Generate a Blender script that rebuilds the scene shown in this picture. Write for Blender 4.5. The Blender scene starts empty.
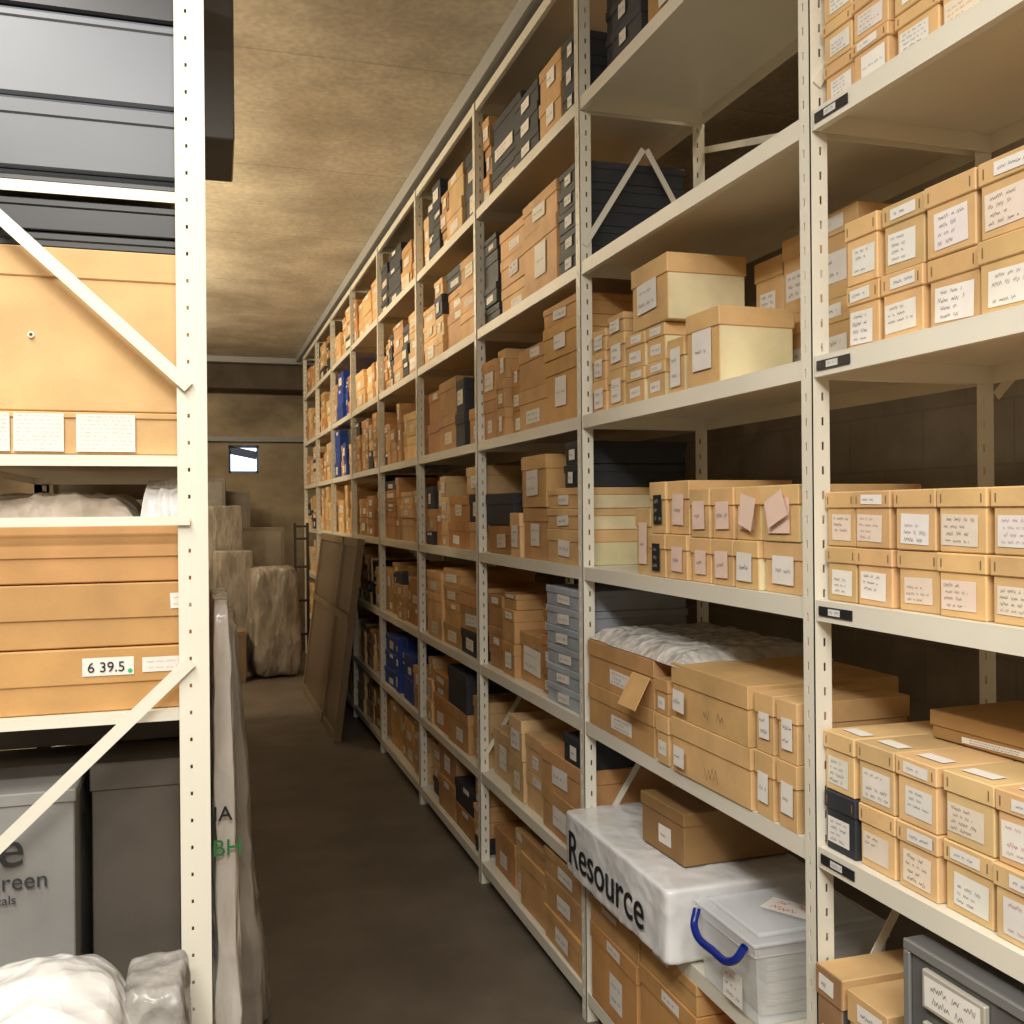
import bpy, bmesh, math, random
from mathutils import Matrix, Vector, noise
random.seed(7)
H=1.4
R=random.uniform
bpy.context.scene.view_settings.view_transform='Standard'
# ---------------------------------------------------------------- materials
def newmat(name):
    m=bpy.data.materials.new(name); m.use_nodes=True
    nt=m.node_tree; b=nt.nodes['Principled BSDF']
    return m,nt,b
def attr_mat(name,rough=.75,var=.18,scale=9,bump=.15,metal=0,spec=.3):
    m,nt,b=newmat(name)
    a=nt.nodes.new('ShaderNodeAttribute'); a.attribute_name='Col'
    tc=nt.nodes.new('ShaderNodeTexCoord')
    n=nt.nodes.new('ShaderNodeTexNoise'); n.inputs['Scale'].default_value=scale; n.inputs['Detail'].default_value=5
    nt.links.new(tc.outputs['Object'],n.inputs['Vector'])
    mr=nt.nodes.new('ShaderNodeMapRange'); mr.inputs[1].default_value=.3; mr.inputs[2].default_value=.7
    mr.inputs[3].default_value=1-var; mr.inputs[4].default_value=1+var*.5
    nt.links.new(n.outputs['Fac'],mr.inputs[0])
    mx=nt.nodes.new('ShaderNodeMix'); mx.data_type='RGBA'; mx.blend_type='MULTIPLY'; mx.inputs[0].default_value=1
    nt.links.new(a.outputs['Color'],mx.inputs[6]); nt.links.new(mr.outputs[0],mx.inputs[7])
    nt.links.new(mx.outputs[2],b.inputs['Base Color'])
    b.inputs['Roughness'].default_value=rough; b.inputs['Metallic'].default_value=metal
    b.inputs['Specular IOR Level'].default_value=spec
    if bump:
        n2=nt.nodes.new('ShaderNodeTexNoise'); n2.inputs['Scale'].default_value=160
        nt.links.new(tc.outputs['Object'],n2.inputs['Vector'])
        bp=nt.nodes.new('ShaderNodeBump'); bp.inputs['Strength'].default_value=bump; bp.inputs['Distance'].default_value=.002
        nt.links.new(n2.outputs['Fac'],bp.inputs['Height']); nt.links.new(bp.outputs[0],b.inputs['Normal'])
    return m
CARD=attr_mat('cardboard',.62,.18,9,.15,0,.4)
PAPER=attr_mat('paper_labels',.8,.06,20,0)
STEEL=attr_mat('cream_painted_steel',.38,.07,3,.03,0,.5)
PLAST=attr_mat('opaque_plastic',.35,.08,6,0,0,.5)
def noise_mat(name,c1,c2,scale=(3,3,3),rough=.8,bump=.2,detail=6,bdist=.01,rng=(.35,.68)):
    m,nt,b=newmat(name)
    tc=nt.nodes.new('ShaderNodeTexCoord'); mp=nt.nodes.new('ShaderNodeMapping'); mp.inputs['Scale'].default_value=scale
    nt.links.new(tc.outputs['Object'],mp.inputs[0])
    n=nt.nodes.new('ShaderNodeTexNoise'); n.inputs['Scale'].default_value=1; n.inputs['Detail'].default_value=detail; n.inputs['Roughness'].default_value=.6
    nt.links.new(mp.outputs[0],n.inputs['Vector'])
    cr=nt.nodes.new('ShaderNodeValToRGB'); cr.color_ramp.elements[0].position=rng[0]; cr.color_ramp.elements[1].position=rng[1]
    cr.color_ramp.elements[0].color=(*c1,1); cr.color_ramp.elements[1].color=(*c2,1)
    nt.links.new(n.outputs['Fac'],cr.inputs[0]); nt.links.new(cr.outputs[0],b.inputs['Base Color'])
    b.inputs['Roughness'].default_value=rough
    bp=nt.nodes.new('ShaderNodeBump'); bp.inputs['Strength'].default_value=bump; bp.inputs['Distance'].default_value=bdist
    nt.links.new(n.outputs['Fac'],bp.inputs['Height']); nt.links.new(bp.outputs[0],b.inputs['Normal'])
    return m,nt,b,tc,cr
def film_mat(name,c1,c2,scale,sc=14,dist=.012,rough=.22,stretch=(1,1,1)):
    """thin crinkled plastic film: sharp creases from warped voronoi cells"""
    m,nt,b,tc,cr=noise_mat(name,c1,c2,scale,rough,.1,5,.003)
    mp=nt.nodes.new('ShaderNodeMapping'); mp.inputs['Scale'].default_value=stretch; nt.links.new(tc.outputs['Object'],mp.inputs[0])
    wn=nt.nodes.new('ShaderNodeTexNoise'); wn.inputs['Scale'].default_value=sc*.5; nt.links.new(mp.outputs[0],wn.inputs['Vector'])
    vm=nt.nodes.new('ShaderNodeVectorMath'); vm.operation='MULTIPLY_ADD'; vm.inputs[1].default_value=(.09,.09,.09)
    nt.links.new(wn.outputs['Color'],vm.inputs[0]); nt.links.new(mp.outputs[0],vm.inputs[2])
    prev=None
    for s,d in((sc,dist),(sc*2.7,dist*.4)):
        v=nt.nodes.new('ShaderNodeTexVoronoi'); v.feature='F1'; v.inputs['Scale'].default_value=s; nt.links.new(vm.outputs[0],v.inputs['Vector'])
        bp=nt.nodes.new('ShaderNodeBump'); bp.inputs['Strength'].default_value=.8; bp.inputs['Distance'].default_value=d
        nt.links.new(v.outputs['Distance'],bp.inputs['Height'])
        if prev: nt.links.new(prev.outputs[0],bp.inputs['Normal'])
        prev=bp
    nt.links.new(prev.outputs[0],b.inputs['Normal'])
    b.inputs['Coat Weight'].default_value=.25; b.inputs['Coat Roughness'].default_value=.12
    return m
def brick_mul(nt,b,src,vec,c2,mort,ms,bw,rh):
    br=nt.nodes.new('ShaderNodeTexBrick'); br.offset=.5
    br.inputs['Color1'].default_value=(1,1,1,1); br.inputs['Color2'].default_value=(c2,c2,c2,1); br.inputs['Mortar'].default_value=(mort,mort,mort,1)
    br.inputs['Scale'].default_value=1; br.inputs['Mortar Size'].default_value=ms; br.inputs['Brick Width'].default_value=bw; br.inputs['Row Height'].default_value=rh
    nt.links.new(vec,br.inputs['Vector'])
    mx=nt.nodes.new('ShaderNodeMix'); mx.data_type='RGBA'; mx.blend_type='MULTIPLY'; mx.inputs[0].default_value=1
    nt.links.new(src,mx.inputs[6]); nt.links.new(br.outputs['Color'],mx.inputs[7]); nt.links.new(mx.outputs[2],b.inputs['Base Color'])
def ceiling_mat():
    m,nt,b,tc,cr=noise_mat('board_marked_concrete',(.50,.43,.32),(.82,.74,.59),(1.8,1.5,1),.95,.2,14,.012,(.36,.66))
    n=nt.nodes.new('ShaderNodeTexNoise'); n.inputs['Scale'].default_value=38; n.inputs['Detail'].default_value=6
    nt.links.new(tc.outputs['Object'],n.inputs['Vector'])
    mr=nt.nodes.new('ShaderNodeMapRange'); mr.inputs[1].default_value=.35; mr.inputs[2].default_value=.65; mr.inputs[3].default_value=.86; mr.inputs[4].default_value=1.05
    nt.links.new(n.outputs['Fac'],mr.inputs[0])
    mx=nt.nodes.new('ShaderNodeMix'); mx.data_type='RGBA'; mx.blend_type='MULTIPLY'; mx.inputs[0].default_value=1
    nt.links.new(cr.outputs[0],mx.inputs[6]); nt.links.new(mr.outputs[0],mx.inputs[7])
    brick_mul(nt,b,mx.outputs[2],tc.outputs['Object'],.92,.76,.006,2.4,1.2)
    return m
def block_mat():
    m,nt,b,tc,cr=noise_mat('painted_blockwork',(.24,.18,.11),(.33,.26,.17),(4,4,4),.85,.1)
    sp=nt.nodes.new('ShaderNodeSeparateXYZ'); nt.links.new(tc.outputs['Object'],sp.inputs[0])
    ad=nt.nodes.new('ShaderNodeMath'); ad.operation='ADD'; nt.links.new(sp.outputs[0],ad.inputs[0]); nt.links.new(sp.outputs[1],ad.inputs[1])
    cb=nt.nodes.new('ShaderNodeCombineXYZ'); nt.links.new(ad.outputs[0],cb.inputs[0]); nt.links.new(sp.outputs[2],cb.inputs[1])
    brick_mul(nt,b,cr.outputs[0],cb.outputs[0],.93,.82,.005,.44,.22)
    return m
M_CEIL=ceiling_mat(); M_WALL=block_mat()
M_FLOOR=noise_mat('worn_floor_paint',(.115,.092,.07),(.185,.155,.12),(2.5,2.5,2.5),.5,.08)[0]
M_BACK=noise_mat('stained_render_wall',(.24,.19,.125),(.50,.40,.27),(1.5,1.5,2.5),.85,.15)[0]
M_WRAP=film_mat('polythene_wrap',(.50,.45,.38),(.76,.72,.65),(14,14,3),9,.02,.2,(1.4,1.4,.45))
M_BWS=film_mat('bubble_film',(.46,.44,.41),(.66,.64,.61),(30,30,30),16,.010)
M_WRAPD=film_mat('dark_polythene_wrap',(.22,.19,.155),(.42,.37,.31),(8,8,3),8,.02,.35,(1.3,1.3,.5))  # darker brown version of the polythene film
M_SACK=film_mat('white_plastic_sack',(.70,.68,.64),(.86,.84,.81),(6,6,6),10,.016)
M_BUB=film_mat('bubble_wrap',(.24,.22,.20),(.42,.40,.37),(25,25,25),14,.012,.3)
def plain(name,c,rough=.5,metal=0,alpha=1,trans=0,emit=None,es=0):
    m,nt,b=newmat(name); b.inputs['Base Color'].default_value=(*c,1); b.inputs['Roughness'].default_value=rough
    b.inputs['Metallic'].default_value=metal; b.inputs['Alpha'].default_value=alpha; b.inputs['Transmission Weight'].default_value=trans
    if emit: b.inputs['Emission Color'].default_value=(*emit,1); b.inputs['Emission Strength'].default_value=es
    return m
M_CLEAR=plain('clear_polypropylene',(.90,.92,.94),.15,0,.42)
M_BLUE=plain('blue_plastic',(.006,.02,.22),.3)
M_INK=plain('black_ink',(.012,.012,.012),.6)
M_INKG=plain('dark_grey_print',(.03,.03,.03),.6)
M_GREEN=plain('green_ink',(.03,.22,.05),.6)
M_GREY=plain('grey_conduit',(.35,.35,.34),.5)
# ---------------------------------------------------------------- mesh builder
class MB:
    def __init__(s): s.v=[];s.f=[];s.c=[]
    def box(s,M,x0,x1,y0,y1,z0,z1,col,fcol=None):
        b=len(s.v)
        for z in (z0,z1):
            for x,y in((x0,y0),(x1,y0),(x1,y1),(x0,y1)): s.v.append(M@Vector((x,y,z)))
        for i,q in enumerate(((0,3,2,1),(4,5,6,7),(0,1,5,4),(1,2,6,5),(2,3,7,6),(3,0,4,7))):
            s.f.append([b+k for k in q]); s.c.append(fcol if (i==2 and fcol) else col)
    def poly(s,M,pts,col):
        b=len(s.v)
        for p in pts: s.v.append(M@Vector(p))
        s.f.append(list(range(b,b+len(pts)))); s.c.append(col)
    def bar(s,p,q,w,t,col,up=Vector((0,0,1))):
        p=Vector(p);q=Vector(q);d=(q-p);L=d.length;d.normalize()
        side=d.cross(up); 
        if side.length<1e-4: side=Vector((1,0,0))
        side.normalize(); n=side.cross(d)
        M=Matrix((( d.x,side.x,n.x,p.x),(d.y,side.y,n.y,p.y),(d.z,side.z,n.z,p.z),(0,0,0,1)))
        s.box(M,0,L,-t/2,t/2,-w/2,w/2,col)
    def build(s,name,mat,parent=None,bevel=0,seg=1):
        me=bpy.data.meshes.new(name); me.from_pydata(s.v,[],s.f); me.update()
        ca=me.color_attributes.new('Col','FLOAT_COLOR','CORNER'); arr=[]
        for f,c in zip(s.f,s.c): arr+= [c[0],c[1],c[2],1]*len(f)
        ca.data.foreach_set('color',arr)
        me.materials.append(mat)
        o=bpy.data.objects.new(name,me); bpy.context.collection.objects.link(o)
        if parent: o.parent=parent
        if bevel:
            m=o.modifiers.new('bevel','BEVEL'); m.width=bevel; m.segments=seg; m.limit_method='ANGLE'
        return o
I=Matrix.Identity(4)
def T(x,y,z): return Matrix.Translation((x,y,z))
def RZ(a): return Matrix.Rotation(math.radians(a),4,'Z')
def single(name,x0,x1,y0,y1,z0,z1,mat,col=(.5,.5,.5),bevel=0,parent=None):
    m=MB(); m.box(I,x0,x1,y0,y1,z0,z1,col); return m.build(name,mat,parent,bevel)
CREAM=(.80,.76,.64)
TAN=(.60,.345,.14); ORANGE=(.57,.285,.10); BUFF=(.73,.47,.215); BCREAM=(.82,.72,.44); DARK=(.035,.038,.045); DGREY=(.10,.105,.12)
WHITE=(.84,.80,.73); PINK=(.84,.63,.52); BLUEC=(.02,.06,.32)
def vary(c,a=.12):
    k=1+R(-a,a); return tuple(min(1,x*k*(1+R(-.03,.03))) for x in c)
INK=(.05,.05,.06); RED=(.45,.05,.03)
def scribble(L,M,x0,x1,z,y,sz,col=INK,th=None):
    th=th or max(.00035,sz*.09)
    x=x0; px=None; n=0; lim=random.randint(5,16)
    while x<x1:
        if n>lim: x+=sz*.7; px=None; n=0; lim=random.randint(4,16); continue
        nx=x+sz*R(.08,.34); nz=z+(sz*R(.1,.6) if n%2 else -sz*R(.1,.5))
        if px is not None:
            L.poly(M,[(px[0],y,px[1]-th),(nx,y,nz-th),(nx,y,nz+th),(px[0],y,px[1]+th)],col)
        px=(nx,nz); x=nx; n+=1
def label(L,M,cx,cz,w,h,y,lines=2,col=WHITE,ink=INK,sz=None):
    tl=R(-.035,.035)
    Mr=M@T(cx,y,cz)@Matrix.Rotation(tl,4,'Y'); w*=R(.88,1.04); h*=R(.85,1.03)
    L.poly(Mr,[(-w/2,0,-h/2),(w/2,0,-h/2),(w/2,0,h/2),(-w/2,0,h/2)],col)
    for i in range(lines):
        if lines>3 and random.random()<.12: continue
        zz=h/2-(i+.75)*h/(lines+.4)
        s=sz or min(.0090,h/(lines+1)*.6)*R(.85,1.3)
        scribble(L,Mr,-w*R(.36,.44),w*R(.05,.42),zz,-.0005,s,ink)
def abox(S,L,M,w,d,h,col=TAN,lid=None,front=None,lh=None,lab='body',lines=2,labw=.6,labh=.5,labcol=WHITE,staples=False,ink=INK):
    lid=lid or col; lh=lh or min(.045,h*.35); e=.003
    S.box(M,-w/2+e,w/2-e,-d/2+e,d/2-e,0,h-.003,col,front)
    S.box(M,-w/2,w/2,-d/2,d/2,h-lh,h,lid,front and tuple(x*1.03 for x in front))
    if lab in('body','both'):
        hh=h-lh; lw=min(w*labw,.13); label(L,M,R(-.08,.08)*w,hh*.5,lw,hh*labh,-d/2+e-.001,lines,labcol,ink)
    if lab in('lid','both'):
        label(L,M,R(-.1,.1)*w,h-lh/2,min(w*.6,.09),lh*.6,-d/2-.001,1)
    if lab=='full':
        label(L,M,R(-.05,.05)*w,h*.5-.004,w*labw,h*labh,-d/2-.001,lines,labcol,ink)
    if staples:
        for sx in(-1,1):
            L.poly(M,[(sx*w*.4-.0012,-d/2-.0006,h-lh*.75),(sx*w*.4+.0012,-d/2-.0006,h-lh*.75),(sx*w*.4+.0012,-d/2-.0006,h-lh*.3),(sx*w*.4-.0012,-d/2-.0006,h-lh*.3)],(.25,.15,.06))
def rb(S,L,xf,yn,yf,z,h,d,**k):
    yaw=k.pop('yaw',R(-.8,.8)); g=k.pop('gap',.003)
    M=T(xf+d/2,(yn+yf)/2,H+z)@RZ(-90+yaw)
    abox(S,L,M,(yf-yn)-2*g,d,h,**k)
def group(name,fn,mat=CARD,bevel=.0018):
    S=MB();L=MB(); fn(S,L)
    o=S.build(name,mat,None,bevel)
    if L.f: L.build('labels',PAPER,o)
    return o
# ---------------------------------------------------------------- room
CZ=H+1.62
def room():
    single('floor',-3,3.2,-3.2,11.6,-.1,0,M_FLOOR)
    single('ceiling',-3,3.2,-3.2,11.6,CZ,CZ+.1,M_CEIL)
    single('wall_left',-3.1,-3,-3.2,11.6,0,CZ,M_WALL)
    single('wall_right',2.6,2.7,-3.2,11.6,0,CZ,M_WALL)
    single('wall_front',-3,2.6,-3.3,-3.2,0,CZ,M_WALL)
    m=MB(); wx0,wx1,wz0,wz1=.33,.66,1.84,2.15
    for a in((-3,wx0,0,CZ),(wx1,2.6,0,CZ),(wx0,wx1,0,wz0),(wx0,wx1,wz1,CZ)):
        m.box(I,a[0],a[1],11.6,11.75,a[2],a[3],(1,1,1))
    m.build('wall_back',M_BACK)
    w=MB(); 
    for a in((wx0,wx1,wz0,wz0+.025),(wx0,wx1,wz1-.025,wz1),(wx0,wx0+.025,wz0,wz1),(wx1-.025,wx1,wz0,wz1)):
        w.box(I,a[0],a[1],11.66,11.70,a[2],a[3],(.15,.2,.35))
    w.bar((wx0+.02,11.67,wz1-.05),(wx1-.02,11.67,wz1-.11),.09,.02,(.10,.14,.30),up=Vector((0,1,0)).cross(Vector((1,0,-.2))))
    wo=w.build('window_1',PLAST)
    single('glass_pane',wx0+.025,wx1-.025,11.675,11.685,wz0+.025,wz1-.025,plain('daylit_glass',(.5,.6,.8),.2,emit=(.50,.70,1),es=3.2),parent=wo)
    single('trim_1',-2.9,2.5,10.75,10.85,CZ-.06,CZ-.001,M_GREY)
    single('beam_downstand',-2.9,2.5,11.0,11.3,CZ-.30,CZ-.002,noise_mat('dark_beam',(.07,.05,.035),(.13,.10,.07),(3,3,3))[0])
    single('trim_2',-2.9,2.5,11.5,11.595,2.13+.06,2.13+.11,M_GREY)
    single('trim_3',.985,1.06,-.6,10.6,CZ-.065,CZ-.001,M_GREY)
room()
# ---------------------------------------------------------------- racks
def flange(m,axis,x,y,z0,z1,w,sgn,hw=.0045,slot=.014):
    t=.0018; pitch=.042
    def bx(a0,a1,zz0,zz1):
        if axis=='y': m.box(I,x,x+t,y+min(sgn*a0,sgn*a1),y+max(sgn*a0,sgn*a1),zz0,zz1,CREAM)
        else: m.box(I,x+min(sgn*a0,sgn*a1),x+max(sgn*a0,sgn*a1),y,y+t,zz0,zz1,CREAM)
    c=w*.6
    bx(0,c-hw/2,z0,z1); bx(c+hw/2,w,z0,z1)
    z=z0
    while z<z1:
        bx(c-hw/2,c+hw/2,z,min(z1,z+pitch-slot)); z+=pitch
def rack(xf,xb,ys,levels,ztop,sx,lip=.035,fw=.034,hw=.0045,slot=.014):
    m=MB()
    for y in ys:
        flange(m,'y',xf,y-.015,0,ztop,.032,1,hw,slot)
        flange(m,'x',xf,y-.015,0,ztop,fw,sx,hw,slot)
        flange(m,'y',xb,y-.015,0,ztop,.032,1)
        flange(m,'x',xb,y-.015,0,ztop,fw,-sx)
    for a,b in zip(ys[:-1],ys[1:]):
        for l in levels:
            x0,x1=sorted((xf+sx*.003,xb-sx*.003)); y0=a+.004; y1=b-.018; zt=H+l+.035; zb=zt-lip
            m.box(I,x0,x1,y0,y1,zt-.0025,zt,CREAM)
            m.box(I,x0,x0+.002,y0,y1,zb,zt-.0026,CREAM); m.box(I,x1-.002,x1,y0,y1,zb,zt-.0026,CREAM)
            m.box(I,x0+.0021,x1-.0021,y0,y0+.002,zb,zt-.0026,CREAM); m.box(I,x0+.0021,x1-.0021,y1-.002,y1,zb,zt-.0026,CREAM)
            if sx>0:
                m.box(I,x0+.002,x0+.014,y0,y1,zb,zb+.002,CREAM)
    return m
YP=[.41,1.487]+[2.56+1.067*i for i in range(8)]
LV=[1.495,1.089,.64,.221,-.193,-.612,-1.015,-1.351]
TP={k:v+.0355 for k,v in zip(('top','a','b','c','d','e','f','g'),LV)}
XF,XB=1.0,1.38
m=rack(XF,XB,YP,LV,H+1.53,1)
for y in YP[1:5]:
    xm=(XF+XB)/2
    for (p,q) in (((XF+.012,.72),(xm,1.0)),((xm+.01,1.0),(XB-.012,.72)),((XF+.012,-.93),(xm,-.66)),((xm+.01,-.66),(XB-.012,-.93))):
        P=Vector((p[0],y-.018,H+p[1])); Q=Vector((q[0],y-.018,H+q[1]))
        m.bar(P,Q,.016,.003,CREAM,up=Vector((0,1,0)).cross(Q-P))
for (ya,yb,za,zb) in ((1.5,2.55,1.02,.75),(1.5,2.55,.75,1.02),(.42,1.47,1.05,.2),(.42,1.47,-1.0,-.2)):
    P=Vector((XB+.006,ya,H+za)); Q=Vector((XB+.006,yb,H+zb)); m.bar(P,Q,.018,.003,CREAM,up=Vector((1,0,0)).cross(Q-P))
RR=m.build('steel_shelving_rack',STEEL)
tk=MB()
for l in LV:
    Mx=T(XF+.002,1.415,H+l)@RZ(-90)
    tk.box(Mx,-.045,.045,-.0015,0,.010,.026,(.02,.02,.025))
    tk.poly(Mx,[(-.018,-.0018,.0125),(.014,-.0018,.0125),(.014,-.0018,.0235),(-.018,-.0018,.0235)],(.75,.75,.72))
    scribble(tk,Mx,-.015,.010,.018,-.0021,.006)
tk.build('shelf_label_holders',PLAST,RR)

m=rack(1.72,2.12,[-.6,.5,1.62],[1.495,1.0,.55,.12,-.40,-.85,-1.351],H+1.53,1)
m.build('steel_shelving_rack',STEEL)
def far_right(S,L):
    for l in (1.0,.55,.12,-.40,-.85):
        y=-.5
        while y<1.3:
            w=R(.2,.35); w=min(w,1.58-y)
            if random.random()<.8 and not (y<.5<y+w): rb(S,L,1.74,y,y+w,l+.036,R(.1,.22),.33,col=vary((.42,.21,.08)))
            y+=w+.01
group('archive_box_row',far_right)

# ---------------------------------------------------------------- right rack, nearest bay
def small_rows(S,L,level,ylist,hs,xf,d,black=(),cols=BUFF,lab='both'):
    z=TP[level]
    for r,h in enumerate(hs):
        for i,(a,b) in enumerate(zip(ylist[1:],ylist[:-1])):
            c=vary(cols,.09)
            if (i,r) in black: c=DARK
            rb(S,L,xf+R(0,.008),a,b,z,h-.001,d,col=c,lab='body' if random.random()<.65 else 'both',lines=4,labw=.72,labh=.7,lh=h*.30,staples=True,gap=.0022,
               ink=(.45,.12,.1) if random.random()<.2 else INK, labcol=vary(random.choice([WHITE,WHITE,(.84,.72,.58)]),.06))
        z+=h
def cols_list(y0,ws):
    o=[y0]
    for w in ws: o.append(o[-1]-w)
    return o
group('archive_box_row',lambda S,L:small_rows(S,L,'b',cols_list(1.462,[.085,.095,.10,.1]),[.07,.07,.075,.075],1.012,.30))
group('archive_box_row',lambda S,L:small_rows(S,L,'c',cols_list(1.425,[.088,.1,.108,.115,.12,.12]),[.108,.108],1.03,.31))
group('archive_box_row',lambda S,L:small_rows(S,L,'d',cols_list(1.468,[.085,.095,.095,.1,.1,.11,.1]),[.092,.092],1.012,.32))
def le0(S,L):
    small_rows(S,L,'e',cols_list(1.468,[.088,.095,.095,.1,.1,.11]),[.1,.1],1.012,.30,black=((0,0),),cols=(.76,.51,.25))
    z=TP['e']+.2
    for i,y in enumerate([1.42,1.33,1.235,1.14,1.04]):
        Mx=T(1.035,y,H+z+.0009)@RZ(R(-6,6))
        L.poly(Mx,[(0,-.028,0),(.026,-.028,0),(.026,.028,0),(0,.028,0)],vary(WHITE,.05))
group('archive_box_row',le0)
group('archive_box',lambda S,L:rb(S,L,1.14,1.12,1.36,TP['e']+.2015,.045,.19,col=(.42,.24,.09),yaw=3,lh=.025))
group('archive_box',lambda S,L:rb(S,L,1.13,.82,1.09,TP['e']+.2015,.045,.19,col=(.60,.40,.18),yaw=-2,lh=.025))
def lf0(S,L):
    rb(S,L,.99,1.385,1.465,TP['f'],.21,.28,col=DGREY,lid=BUFF,front=(.35,.2,.1),lab='both',lh=.05,ink=RED)
    rb(S,L,.99,1.275,1.38,TP['f'],.205,.3,col=BUFF,lab='both',lh=.05,lines=2)
group('archive_box',lf0)
def deed(S,L):
    M=T(1.135,1.11,H+TP['f'])@RZ(-90)
    w,d,h=.25,.30,.345; c=(.12,.12,.115)
    S.box(M,-w/2,w/2,-d/2+.006,d/2,0,h,c)
    for a in((-w/2,w/2,h-.016,h),(-w/2,w/2,0,.016),(-w/2,-w/2+.014,.0162,h-.0162),(w/2-.014,w/2,.0162,h-.0162)):
        S.box(M,a[0],a[1],-d/2,-d/2+.0058,a[2],a[3],(.2,.2,.19))
    S.box(M,-.08,.04,-d/2-.004,-d/2+.0055,.265,.320,(.45,.42,.36)); label(L,M,-.02,.2925,.105,.042,-d/2-.0048,2)
    S.box(M,-.08,.04,-d/2-.004,-d/2+.0055,.19,.245,(.45,.42,.36)); label(L,M,-.02,.2175,.105,.045,-d/2-.0048,3)
    S.box(M,-.03,.03,-d/2-.012,-d/2-.004,.05,.062,(.5,.5,.5))
group('metal_deed_box',deed,PLAST)

# ---------------------------------------------------------------- right rack, second bay
def a1(S,L):
    z=TP['a']
    for h in(.07,.07,.075,.07): rb(S,L,1.06,2.27,2.50,z,h-.001,.28,col=vary(DARK),lab='full',labw=.2,lines=1); z+=h
    z=TP['a']
    for h in(.14,.13): rb(S,L,1.03,1.93,2.18,z,h-.001,.26,col=vary((.50,.26,.09)),lab='full',labw=.4,labh=.5,lines=1); z+=h
group('archive_box_row',a1)
def c1(S,L):
    z=TP['c']
    for (yn,yf,hs,xf) in((2.42,2.52,(.085,.075,.06),1.02),(2.30,2.41,(.1,.09,.05),1.02),):
        zz=z
        for h in hs: rb(S,L,xf,yn,yf,zz,h-.001,.24,col=vary(BUFF),lab='full',labw=.6,labh=.6); zz+=h
    for yn,yf in((2.17,2.285),(2.06,2.165)):
        zz=z
        for h in(.085,.085): rb(S,L,1.015,yn,yf,zz,h-.001,.22,col=BCREAM,front=vary(BUFF,.05),lid=BUFF,lab='both',lines=1); zz+=h
    rb(S,L,1.01,2.03,2.24,z+.171,.15,.2,col=BCREAM,lid=BUFF,front=(.72,.46,.2),lab='full',labh=.5,yaw=-1)
    rb(S,L,1.01,1.955,2.045,z,.12,.2,col=BCREAM,lid=BUFF,front=(.72,.46,.2),lab='full',labh=.7)
    rb(S,L,1.005,1.80,1.945,z,.155,.18,col=BCREAM,lid=BUFF,front=(.72,.46,.2),lab='full',labh=.55,lh=.04,yaw=1.5,lines=1)
    rb(S,L,1.215,1.78,1.90,z,.155,.15,col=BCREAM,lid=BUFF,front=BUFF,lab='body')
    rb(S,L,1.225,1.91,2.03,z,.15,.14,col=BCREAM,lid=BUFF,front=BUFF,lab='body')
    rb(S,L,1.215,1.78,1.90,z+.156,.165,.15,col=BCREAM,lid=BUFF,front=BUFF,lab='body',lines=3)
    rb(S,L,1.225,1.91,2.03,z+.151,.15,.14,col=BCREAM,lid=BUFF,front=BUFF,lab='body',lines=3)
    rb(S,L,1.16,1.555,1.75,z,.14,.2,col=BCREAM,lid=BUFF,front=BUFF,lab='both')
    rb(S,L,1.16,1.555,1.75,z+.141,.165,.2,col=BCREAM,lid=BUFF,front=BUFF,lab='both')
group('archive_box_row',c1)
def d1(S,L):
    z=TP['d']; ys=[2.24,2.15,2.06,1.955,1.86,1.765,1.665,1.53]
    for i,(b,a) in enumerate(zip(ys[:-1],ys[1:])):
        if i==0: hs=(.16,)
        elif i in(1,2): hs=(.10,.12)
        else: hs=(.095,.105)
        zz=z
        for k,h in enumerate(hs):
            blk=(i==1)
            rb(S,L,1.01+R(0,.012),a,b,zz,h-.001,.26 if i else .2,col=BCREAM if i in(0,5,6) else BUFF,lid=BUFF,front=vary(BUFF,.08),lab='full',labh=.62,labw=.5 if blk else .6,
               labcol=(.02,.02,.02) if blk else random.choice([WHITE,PINK,PINK]),ink=(.6,.6,.55) if blk else INK,lines=3 if blk else 1)
            zz+=h
    Mx=T(1.0045,1.69,H+z+.17)@RZ(-90)@Matrix.Rotation(math.radians(12),4,'Y')
    L.poly(Mx,[(-.03,0,-.05),(.02,0,-.055),(.025,0,.01),(-.03,0,.01)],PINK)
    Mx=T(1.0045,1.60,H+z+.155)@RZ(-90)@Matrix.Rotation(math.radians(-14),4,'Y')
    L.poly(Mx,[(-.03,0,-.03),(.04,0,-.02),(.03,0,.03),(-.03,0,.02)],PINK)
group('archive_box_row',d1)
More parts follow.
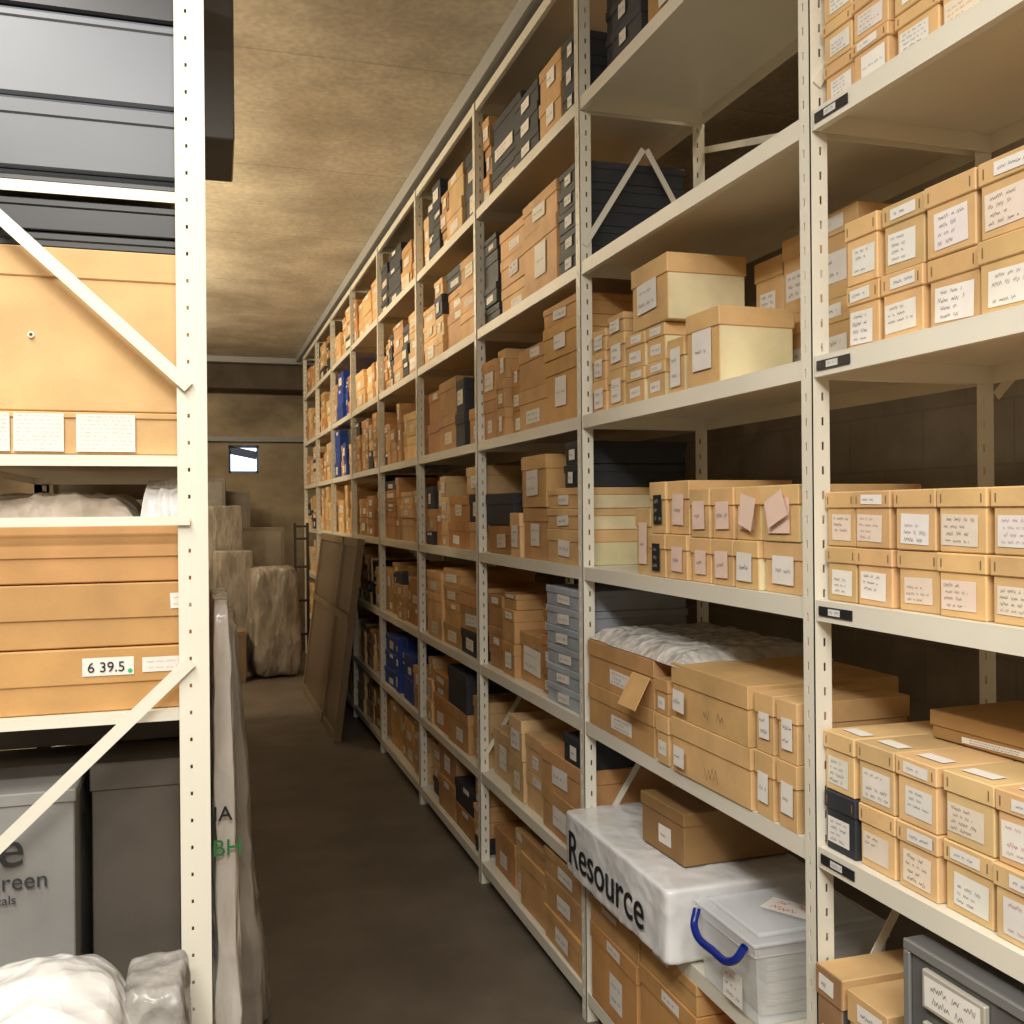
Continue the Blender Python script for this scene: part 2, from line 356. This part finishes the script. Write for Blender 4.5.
def e1(S,L):
    z=TP['e']
    rb(S,L,1.0,2.1,2.52,z,.11,.34,col=vary(TAN,.05),lab='body',lines=3,labw=.5)
    rb(S,L,1.0,2.1,2.52,z+.111,.115,.34,col=vary(TAN,.05),lab='body',lines=3,labh=.5)
    rb(S,L,.995,2.02,2.09,z,.11,.30,col=BUFF,lab='body',lines=1); rb(S,L,.995,2.02,2.09,z+.111,.08,.30,col=TAN,lab='body',lines=1)
    rb(S,L,.995,1.675,2.01,z,.118,.34,col=BUFF,lab='none',yaw=.5); rb(S,L,.995,1.675,2.01,z+.119,.118,.34,col=(.66,.42,.18),lab='none',yaw=-.7,lh=.045)
    for zz in(z+.035,z+.155):
        label(L,T(.99,1.955,H+zz+.005)@RZ(-90),0,0,.055,.05,-.004,1)
        scribble(L,T(.989,1.82,H+zz)@RZ(-90),-.03,.06,0,-.004,.03,INK,.0016)
    for yn,yf in((1.60,1.67),(1.525,1.595)):
        rb(S,L,1.0,yn,yf,z,.12,.24,col=BUFF,lab='full',labh=.5,lines=1); rb(S,L,1.0,yn,yf,z+.121,.11,.24,col=BUFF,lab='full',labh=.5,lines=2)
    # open drop-front flap on the far box
    P=T(.995,2.16,H+z+.185)@RZ(-90)@Matrix.Rotation(math.radians(-28),4,'X')
    S.box(P,-.05,.05,-.002,.0,-.085,0,(.62,.38,.16))
group('archive_box_row',e1)

def crumple(name,loc,size,mat,amp=.02,fr=6,p=4,cuts=22,rz=0,seed=0,fold=.5,ff=18,stretch=(1,1,1),lean=(0,0),splay=0):
    bm=bmesh.new(); bmesh.ops.create_cube(bm,size=2)
    bmesh.ops.subdivide_edges(bm,edges=bm.edges[:],cuts=cuts,use_grid_fill=True)
    off=Vector((seed*3.1,seed*1.7,seed))
    for v in bm.verts:
        c=v.co.copy(); n=(abs(c.x)**p+abs(c.y)**p+abs(c.z)**p)**(1/p); c=c/n
        d=c.normalized(); w=Vector((c.x*size[0],c.y*size[1],c.z*size[2]))/2
        ws=Vector((w.x*stretch[0],w.y*stretch[1],w.z*stretch[2]))
        warp=ws+noise.noise_vector(ws*fr*1.3+off)*.04
        r1=1-2.2*abs(noise.noise(warp*ff+off)); r2=1-2.2*abs(noise.noise(warp*ff*2.3+off*2))
        k=amp*(noise.noise(ws*fr+off)+fold*(.6*r1+.3*r2))
        w+=d*k
        tz=w.z/size[2]+.5
        w.x*=1+splay*(1-tz); w.x+=lean[0]*(1-tz); w.y+=lean[1]*(1-tz)
        v.co=w
    zmin=min(v.co.z for v in bm.verts)
    for v in bm.verts: v.co.z-=zmin
    me=bpy.data.meshes.new(name); bm.to_mesh(me); bm.free(); me.materials.append(mat)
    for f in me.polygons: f.use_smooth=True
    o=bpy.data.objects.new(name,me); bpy.context.collection.objects.link(o); o.location=loc; o.rotation_euler=(0,0,math.radians(rz))
    return o
def sheet(name,loc,w,d,mat,base,amp,seed,rz=0,n=90,fr=14,drop=0):
    bm=bmesh.new(); bmesh.ops.create_grid(bm,x_segments=n,y_segments=n,size=1)
    off=Vector((seed*2.3,seed*1.1,0))
    for v in bm.verts:
        x,y=v.co.x,v.co.y
        q=Vector((x*w/2,y*d/2,0)); 
        wp=q+noise.noise_vector(q*9+off)*.03
        rg=lambda f,o:1-2.4*abs(noise.noise(wp*f+off*o))
        e=max(abs(x),abs(y)); ed=max(0,(e-.72)/.28)
        edge=1+.10*noise.noise(Vector((math.atan2(y,x)*2.2,seed,0)))
        z=base+amp*(.55*rg(fr,1)+.3*rg(fr*2.1,2)+.15*rg(fr*4.3,3)+.3)
        z=z*(1-ed**2)+drop*ed**2
        v.co=Vector((q.x*edge,q.y*edge,max(.001,z)))
    me=bpy.data.meshes.new(name); bm.to_mesh(me); bm.free(); me.materials.append(mat)
    for f in me.polygons: f.use_smooth=True
    o=bpy.data.objects.new(name,me); bpy.context.collection.objects.link(o); o.location=loc; o.rotation_euler=(0,0,math.radians(rz)); return o
def text(body,M,size,mat,parent,name='lettering',ext=.0004,align='LEFT',xs=1):
    cu=bpy.data.curves.new(name,'FONT'); cu.body=body; cu.size=size; cu.extrude=ext; cu.align_x=align; cu.materials.append(mat)
    o=bpy.data.objects.new(name,cu); bpy.context.collection.objects.link(o)
    o.parent=parent; bpy.context.view_layer.update()
    o.matrix_parent_inverse=parent.matrix_world.inverted(); o.matrix_basis=M@Matrix.Rotation(math.radians(90),4,'X'); return o
sheet('bubble_wrap_sheet',(1.185,2.24,H+TP['e']+.2275),.37,.56,M_BWS,.026,.012,3,0,120,9)

M_WC=film_mat('white_wrapped_card',(.76,.76,.76),(.86,.86,.86),(8,8,8),9,.005)
wb=crumple('white_wrapped_carton',(1.135,2.24,H+TP['f']+.001),(.385,.62,.16),M_WC,.005,9,30,50,0,5,.8,12)
RM=T(.9365,2.51,H+TP['f']+.04)@RZ(-90)
text('Resource',RM,.125,M_INK,wb,ext=.001)
group('archive_box',lambda S,L:rb(S,L,1.03,2.03,2.25,TP['f']+.172,.12,.29,col=(.30,.17,.065),yaw=2,lh=.03,lab='body',labw=.3,lines=1))

def plastic_box():
    root=bpy.data.objects.new('plastic_storage_box',None); bpy.context.collection.objects.link(root)
    cx,cy,z0=1.135,1.765,H+TP['f']+.002; W,D,Hh=.30,.235,.165
    m=MB()
    def ring(x,y,z,w,d): return [(x-w/2,y-d/2,z),(x+w/2,y-d/2,z),(x+w/2,y+d/2,z),(x-w/2,y+d/2,z)]
    a=ring(cx,cy,z0,W*.9,D*.88); b=ring(cx,cy,z0+Hh-.03,W*.97,D*.96); c=ring(cx,cy,z0+Hh-.03,W,D*1.0); d=ring(cx,cy,z0+Hh-.012,W,D)
    m.poly(I,a[::-1],(1,1,1))
    for p,q in((a,b),(b,c),(c,d)):
        for i in range(4):
            j=(i+1)%4; m.poly(I,[p[i],p[j],q[j],q[i]],(1,1,1))
    m.build('tub',M_CLEAR,root)
    l=MB()
    l.box(I,cx-W/2-.004,cx+W/2+.004,cy-D/2-.004,cy+D/2+.004,z0+Hh-.011,z0+Hh-.003,(1,1,1))
    l.box(I,cx-W/2+.02,cx+W/2-.02,cy-D/2+.02,cy+D/2-.02,z0+Hh-.0029,z0+Hh+.006,(1,1,1))
    l.build('lid',M_CLEAR,root,.003,2)
    cu=bpy.data.curves.new('handle','CURVE'); cu.dimensions='3D'; cu.bevel_depth=.008; sp=cu.splines.new('BEZIER'); sp.bezier_points.add(4)
    pts=[(0,-.095,-.015),(-.014,-.08,-.045),(-.016,0,-.06),(-.014,.08,-.045),(0,.095,-.015)]
    for bp_,q in zip(sp.bezier_points,pts):
        bp_.co=(cx-W/2-.008+q[0],cy+q[1],z0+Hh+q[2]); bp_.handle_left_type=bp_.handle_right_type='AUTO'
    cu.materials.append(M_BLUE); ho=bpy.data.objects.new('handle',cu); bpy.context.collection.objects.link(ho); ho.parent=root
    s=MB()
    for i in range(5):
        s.box(T(cx,cy,z0+.004+i*.022)@RZ(R(-4,4)),-W*.36,W*.36,-D*.36,D*.36,0,.02,vary((.6,.55,.45)))
    s.build('contents',PAPER,root)
    k=MB()
    label(k,T(cx-W*.46-.006,cy-.03,z0+.045)@RZ(-90),0,0,.08,.07,-.004,3)
    Mt=T(cx+.0,cy-.02,z0+Hh+.0068)@RZ(-60)@Matrix.Rotation(math.radians(-90),4,'X')
    label(k,Mt,0,0,.13,.075,0,2,WHITE,(.7,.05,.04),.02)
    k.build('labels',PAPER,root)
plastic_box()
def g1(S,L):
    z=TP['g']
    for yn,yf,h in((1.55,1.9,.2),(1.91,2.2,.23),(2.21,2.52,.21)):
        rb(S,L,1.0,yn,yf,z,h,.34,col=vary((.66,.34,.12)),lab='both',labw=.3)
        if yf>1.95: rb(S,L,1.0,yn,yf,z+h+.001,.07,.34,col=vary(TAN),lab='lid')
group('archive_box_row',g1)

# ---------------------------------------------------------------- right rack, remaining bays (mass fill)
def fill(S,L,bi,lev,dark=.0,cream=.2,full=.36,near=None,blue=0):
    ya=YP[bi]+.03; yb=YP[bi+1]-.03; z=TP[lev]; y=ya
    if near: y=near(S,L,ya,z)
    while y<yb-.06:
        w=random.choice([.10,.12,.15,.2,.26,.3,.33,.33]) if bi<4 else random.choice([.10,.12,.15,.2,.26,.33])
        w=min(w,yb-y)
        if w<.07: break
        isd=random.random()<dark; isb=random.random()<blue
        base=DARK if isd else (BLUEC if isb else random.choice([TAN,ORANGE,TAN,BUFF,(.50,.25,.085)]))
        if not isd and not isb and random.random()<cream: base=random.choice([BUFF,(.78,.55,.27)])
        hmax=R(.27,full); zz=z; h0=R(.06,.15) if w<.25 else R(.09,.18)
        if bi>=4: h0=min(h0,.12)
        xf=1.008+R(0,.03)
        while zz-z+h0<hmax+.01:
            if random.random()<.06 and not isd: c=vary(DARK)
            else: c=vary(base,.16)
            xx=xf+R(0,.012)
            rb(S,L,xx,y,y+w,zz,h0-.001,min(.34,1.375-xx)-.012,col=c,lab=random.choice(['body','body','lid','full','full','none']),labw=random.choice([.35,.5,.7]),labh=.5,lines=1 if bi>3 else 2,gap=.004,yaw=R(-1,1),
               labcol=vary(random.choice([WHITE,WHITE,(.8,.7,.55)]),.1))
            zz+=h0
            if random.random()<.3: h0=R(.05,.12)
        y+=w+.002
def stack(S,L,y,w,z,hs,col,xf=1.01,d=.33,lab='full',**k):
    for h in hs: rb(S,L,xf+R(0,.006),y,y+w,z,h-.001,d,col=vary(col,.08),lab=lab,labw=.35,labh=.5,lines=1,**k); z+=h
def nearspec(lev):
    def f(S,L,y,z):
        if lev=='a': stack(S,L,y,.12,z,[.07,.075,.07],DARK); stack(S,L,y+.125,.2,z,[.12,.1],TAN); stack(S,L,y+.33,.25,z,[.07,.075,.07],DARK); return y+.585
        if lev=='b': stack(S,L,y,.16,z,[.06]*5,DARK); stack(S,L,y+.165,.33,z,[.20,.10],TAN,d=.30); return y+.5
        if lev=='c': stack(S,L,y,.30,z,[.19,.10,.06],(.62,.34,.12)); return y+.305
        if lev=='d': stack(S,L,y,.28,z,[.10,.06,.06],BCREAM,lid=BUFF,front=BUFF); stack(S,L,y,.13,z+.22,[.065,.065],DARK); return y+.285
        if lev=='e': stack(S,L,y,.3,z,[.058]*6,(.42,.45,.50),lab='full'); return y+.305
        if lev=='f': stack(S,L,y,.36,z,[.13,.12],TAN,lab='full'); stack(S,L,y,.16,z+.25,[.08],DARK); return y+.365
        if lev=='g': stack(S,L,y,.34,z,[.1,.1,.08],TAN,lab='full'); return y+.345
        return y
    return f
for bi in range(2,9):
    for lev in ('a','b','c','d','e','f','g'):
        dk={'a':.55,'b':.45,'c':.10}.get(lev,.03) if bi<5 else .05
        bl=0
        if bi==4 and lev in('f',): bl=.7
        if bi==6 and lev in('b','c'): bl=.5
        fr=nearspec(lev) if bi==2 else None
        full={'g':.30,'a':.34}.get(lev,.365)
        group('archive_box_row',lambda S,L:fill(S,L,bi,lev,dk,.35 if bi>4 else .15,full,fr,bl))

# ---------------------------------------------------------------- left rack
LX,LXB=.013,-.385
YL=[1.65,2.72,3.79,4.86,5.93,7.0]
m=rack(LX,LXB,YL[:2],[1.30,.86,.468,.055,-.343,-.90,-1.351],H+1.45,-1,.017,.043,.0035,.006)
def lbar(m,xa,za,xb,zb,w=.021,y=1.629):
    P=Vector((xa,y,H+za)); Q=Vector((xb,y,H+zb)); m.bar(P,Q,w,.004,CREAM,up=Vector((0,1,0)).cross(Q-P))
lbar(m,-.012,.195,-.375,.53,.019); lbar(m,-.012,-.23,-.375,-.575,.019); lbar(m,-.012,-.012,-.375,-.012,.014)
LR=m.build('steel_shelving_rack',STEEL)
m=rack(LX,LXB,YL[1:],[.95,.42,0,-.42,-.9,-1.351],H+1.0,-1)
m.build('steel_shelving_rack',STEEL)
def lb(S,L,x0,x1,y0,dp,z,h,**k):
    M=T((x0+x1)/2,y0+dp/2,H+z)@RZ(k.pop('yaw',0)); abox(S,L,M,x1-x0,dp,h,**k)
def blk(S,L):
    z=.5045
    for h,l,c in((.022,.01,.03),(.112,.03,.11),(.135,.018,.17)):  # greys lighten upward: painted sheen on glossy black boxes
        lb(S,L,-.38,-.012,1.668,.5,z,h-.003,col=(c*.9,c*.97,c*1.1),lh=l,lab='none'); z+=h
group('black_solander_box',blk,PLAST,.005)
def blk2(S,L):
    lb(S,L,-.38,-.012,1.668,.5,.775,.08,col=(.02,.02,.022),lh=.03,lab='none')
    lb(S,L,-.38,-.012,1.668,.5,.896,.16,col=(.02,.02,.022),lh=.04,lab='none')
group('black_solander_box',blk2,PLAST,.004)
def blk3(S,L):
    lb(S,L,-.37,-.014,1.67,.45,.409,.022,col=(.015,.015,.016),lh=.012,lab='none')
    lb(S,L,-.37,-.014,1.665,.4,.433,.048,col=(.012,.012,.013),lh=.012,lab='none')
group('black_portfolio',blk3,PLAST,.002)
def big(S,L):
    lb(S,L,-.38,-.004,1.668,.6,.158,.25,col=(.74,.47,.21),lh=.046,lab='none')
    lb(S,L,-.38,-.006,1.666,.6,.0915,.065,col=(.70,.44,.19),lh=.01,lab='none')
    M=T(-.19,1.666,H+.0915)
    for cx,w in((.055,.085),(-.04,.07),(-.12,.08)):
        L.poly(M,[(cx-w/2,-.0015,.004),(cx+w/2,-.0015,.004),(cx+w/2,-.0015,.062),(cx-w/2,-.0015,.062)],WHITE)
        for i in range(9): scribble(L,M,cx-w*.45,cx+w*.45,.058-i*.0062,-.002,.003,(.35,.35,.35),.0003)
    M=T(-.24,1.668,H+.158+.115)
    pts=[(math.cos(a)*.005,-.0012,math.sin(a)*.005) for a in [i*math.pi/6 for i in range(12)]]
    L.poly(M,pts,(.8,.75,.65)); L.poly(M,[(x*.5,-.0016,z*.5) for x,_,z in pts],(.1,.06,.03))
group('archive_box',big)
def ltan(S,L):
    z=-.307
    for i,h in enumerate((.1,.1,.095)):
        lb(S,L,-.382,-.004,1.668+.002*i,.55,z,h-.002,col=vary((.60,.33,.125),.04),lh=.055,lab='none')
        M=T(-.19,1.668+.002*i,H+z)
        if i==0:
            L.poly(M,[(.018,-.0015,.056),(.0925,-.0015,.056),(.0925,-.0015,.084),(.018,-.0015,.084)],WHITE); label(L,M,.14,.07,.07,.026,-.0015,2,WHITE,(.5,.3,.2),.004)
            pts=[(.087+math.cos(a)*.0035,-.002,.062+math.sin(a)*.0035) for a in [k*math.pi/6 for k in range(12)]]; L.poly(M,pts,(.05,.45,.2))
        if i==1: label(L,M,.165,.069,.035,.024,-.0015,2,WHITE,(.4,.3,.2),.004)
        z+=h
tb=group('archive_box',ltan)
text('6 39.5',T(-.165,1.6655,H-.307+.062),.022,M_INK,tb)
M_CLOTH=film_mat('tissue_wrap',(.34,.27,.20),(.56,.49,.40),(10,10,10),13,.014,.45)
sheet('tissue_wrapped_item',(-.235,1.87,H-.0125),.29,.38,M_CLOTH,.030,.014,1,0,110,9)
sheet('plastic_bag',(-.050,1.80,H-.0125),.075,.24,M_SACK,.045,.02,9,0,100,16)
# things under the lowest shelf on the left
def carton():
    S=MB();L=MB(); M=T(-.32,1.85,H-.8635)
    abox(S,L,M,.27,.32,.435,col=(.28,.27,.255),lh=.02,lab='none')
    o=S.build('cardboard_archive_carton',CARD,None,.002)
    text('Restore',M@T(.063,-.163,.325),.085,M_INKG,o,align='RIGHT'); text('Green',M@T(.095,-.163,.290),.036,M_INKG,o,align='RIGHT'); text('chemicals',M@T(.05,-.163,.268),.02,M_INKG,o,align='RIGHT')
carton()
group('grey_carton',lambda S,L:lb(S,L,-.172,-.03,1.76,.55,-.8635,.455,col=(.095,.078,.062),lab='none'))
group('flat_carton',lambda S,L:lb(S,L,-.38,-.03,1.9,.3,-.405,.055,col=(.10,.09,.08),lab='none'))
sk=crumple('plastic_sack',(-.225,1.43,0),(.26,.34,.745),M_SACK,.025,5,6,76,5,4,.5,9)
text('GI',T(-.335,1.243,.62)@RZ(5),.06,M_INK,sk)
crumple('bubble_wrapped_parcel',(-.062,1.52,0),(.085,.14,.74),M_BUB,.008,8,10,50,0,11,.9,14)
group('dark_storage_box',lambda S,L:lb(S,L,-.30,.107,2.75,.36,.987,.5,col=(.11,.10,.09),lab='none',yaw=-1),PLAST,.004)
def lfill(S,L,b):
    for l in(.42,0,-.42,-.9,-1.351):
        y=YL[b]+.03
        while y<YL[b+1]-.2:
            w=R(.18,.34); w=min(w,YL[b+1]-.03-y); hh=R(.2,.33)
            lb(S,L,-.36,R(-.02,.0),y,w-.005,l+.036,hh,col=vary((.20,.15,.10),.2),lab='none'); y+=w
for b in range(1,5): group('archive_box_row',lambda S,L:lfill(S,L,b))
# polythene-wrapped boards standing in the aisle against the left rack
p1=crumple('polythene_wrapped_board',(.037,2.02,0),(.026,.40,1.24),M_WRAP,.006,7,16,90,0,21,1.0,12,(1,1,.5),(.012,0),1.0)
text('IA',T(.020,1.808,.865),.036,M_INK,p1,ext=.001)
text('BH',T(.018,1.806,.805),.040,M_GREEN,p1,ext=.001)
crumple('polythene_wrapped_board',(.058,2.48,0),(.04,.44,1.14),M_WRAPD,.010,7,12,70,0,22,1.1,10,(1,1,.5),(.035,0),.9)
crumple('polythene_wrapped_board',(.072,3.0,0),(.05,.44,.72),M_WRAPD,.012,7,12,60,0,23,1.1,10,(1,1,.5),(.055,0),.8)
# ---------------------------------------------------------------- far things
def panel(name,x0,xt,y0,y1,h,col,fcol,mat=CARD):
    m=MB(); ang=math.atan2(xt-x0,h); M=T(x0,y0,.003)@Matrix.Rotation(ang,4,'Y'); W=y1-y0; t=.045
    m.box(M,0,t,0,W,.0,.05,fcol); m.box(M,0,t,0,W,h-.05,h,fcol); m.box(M,0,t,0,.05,.0501,h-.0501,fcol); m.box(M,0,t,W-.05,W,.0501,h-.0501,fcol)
    m.box(M,.012,t-.006,.0501,W-.0501,.0501,h-.0501,col)
    m.bar(M@Vector((-.003,W*.33,.0)),M@Vector((-.003,W*.33,h)),.05,.003,(.20,.15,.09),up=Vector((0,1,0)))
    m.bar(M@Vector((-.003,0,h*.6)),M@Vector((-.003,W,h*.6)),.05,.003,(.20,.15,.09),up=Vector((0,0,1)))
    return m.build(name,mat,None,.003)
panel('wrapped_framed_picture',.77,.93,6.10,8.0,1.24,(.14,.10,.065),(.22,.155,.09),PLAST)
crumple('wrapped_bundle',(.60,8.80,0),(.36,.36,.90),M_WRAPD,.022,5,10,56,12,31,.9,7,(1,1,.5),(0,0),.1)
def board(x,y,rz,w,h,c,f):
    m=MB(); M=T(x,y,0)@RZ(rz); m.box(M,-w,w,-.04,.04,0,h,f); m.box(M,-w+.03,w-.03,-.045,-.0401,.04,h-.04,c); m.build('pale_display_board',CARD,None,.004)
board(.02,10.6,-4,.25,1.75,(.30,.28,.25),(.23,.21,.19))
board(.60,10.2,0,.22,1.25,(.32,.27,.21),(.25,.20,.15))
board(.40,10.9,2,.12,1.62,(.30,.26,.21),(.24,.21,.17))
crumple('wrapped_board',(.20,9.7,0),(.38,.10,1.45),M_WRAPD,.010,5,24,56,6,41,.9,7,(1,1,.4))
crumple('wrapped_board',(.30,9.3,0),(.34,.10,1.05),M_WRAPD,.010,5,24,56,-5,42,.9,7,(1,1,.4))
group('cardboard_carton',lambda S,L:lb(S,L,.06,.37,8.5,.3,-1.3995,.42,col=(.26,.17,.10),lab='none'))
m=MB()
for x in(.82,.93): m.box(I,x-.012,x+.012,9.05,9.074,0,1.30,(.05,.04,.035))
for z in(.3,.6,.9,1.15,1.26): m.box(I,.8325,.9175,9.05,9.074,z,z+.02,(.05,.04,.035))
m.build('dark_items_stand_in',PLAST)  # ladder shape made up to stand in for indistinct dark items

# ---------------------------------------------------------------- lights
def fill_light(x,y,z,length,energy,col,along='y',w=.12):
    root=bpy.data.objects.new('added_fill_light',None); bpy.context.collection.objects.link(root)
    a,b=(w/2,length/2) if along=='y' else (length/2,w/2)
    single('housing',x-a,x+a,y-b,y+b,z+.02,z+.06,M_GREY,parent=root)
    ld=bpy.data.lights.new('fill_area_light','AREA'); ld.shape='RECTANGLE'; ld.size=2*a; ld.size_y=2*b; ld.energy=energy; ld.color=col
    lo=bpy.data.objects.new('fill_area_light',ld); bpy.context.collection.objects.link(lo); lo.location=(x,y,z+.01); lo.parent=root
def tube(x,y,z,energy,col):
    ld=bpy.data.lights.new('pendant_lamp','POINT'); ld.shadow_soft_size=.12; ld.energy=energy; ld.color=col
    lo=bpy.data.objects.new('pendant_lamp',ld); bpy.context.collection.objects.link(lo); lo.location=(x,y,z)
WARM=(1,.84,.60); NEU=(1,.97,.91)
fill_light(-.25,-.7,CZ-.1,1.5,92,NEU,'x',.3)  # overhead fittings added out of view as fill for the near shelves
fill_light(-.6,.6,CZ-.1,1.4,44,NEU,'y',.3)
fill_light(-.25,-2.2,CZ-.1,1.5,78,NEU,'x',.3)
fill_light(1.55,2.6,CZ-.12,1.2,5,WARM,'y',.1)  # added light, brightens the wall behind the right rack
for y,e in((3.6,38),(5.2,72),(7.0,88),(8.8,40)): tube(-.9,y,CZ-.34,e,WARM)
w=bpy.data.worlds.new('World'); bpy.context.scene.world=w; w.use_nodes=True
w.node_tree.nodes['Background'].inputs[0].default_value=(.8,.85,1,1); w.node_tree.nodes['Background'].inputs[1].default_value=.3
# ---------------------------------------------------------------- camera
cd=bpy.data.cameras.new('camera'); cd.sensor_width=36; cd.lens=36*1000/1024; cd.shift_y=-.002; cd.clip_start=.02
co=bpy.data.objects.new('camera',cd); bpy.context.collection.objects.link(co)
co.matrix_world=T(0,0,H)@RZ(-17.43)@Matrix.Rotation(math.radians(90),4,'X')@RZ(-.5)
bpy.context.scene.camera=co
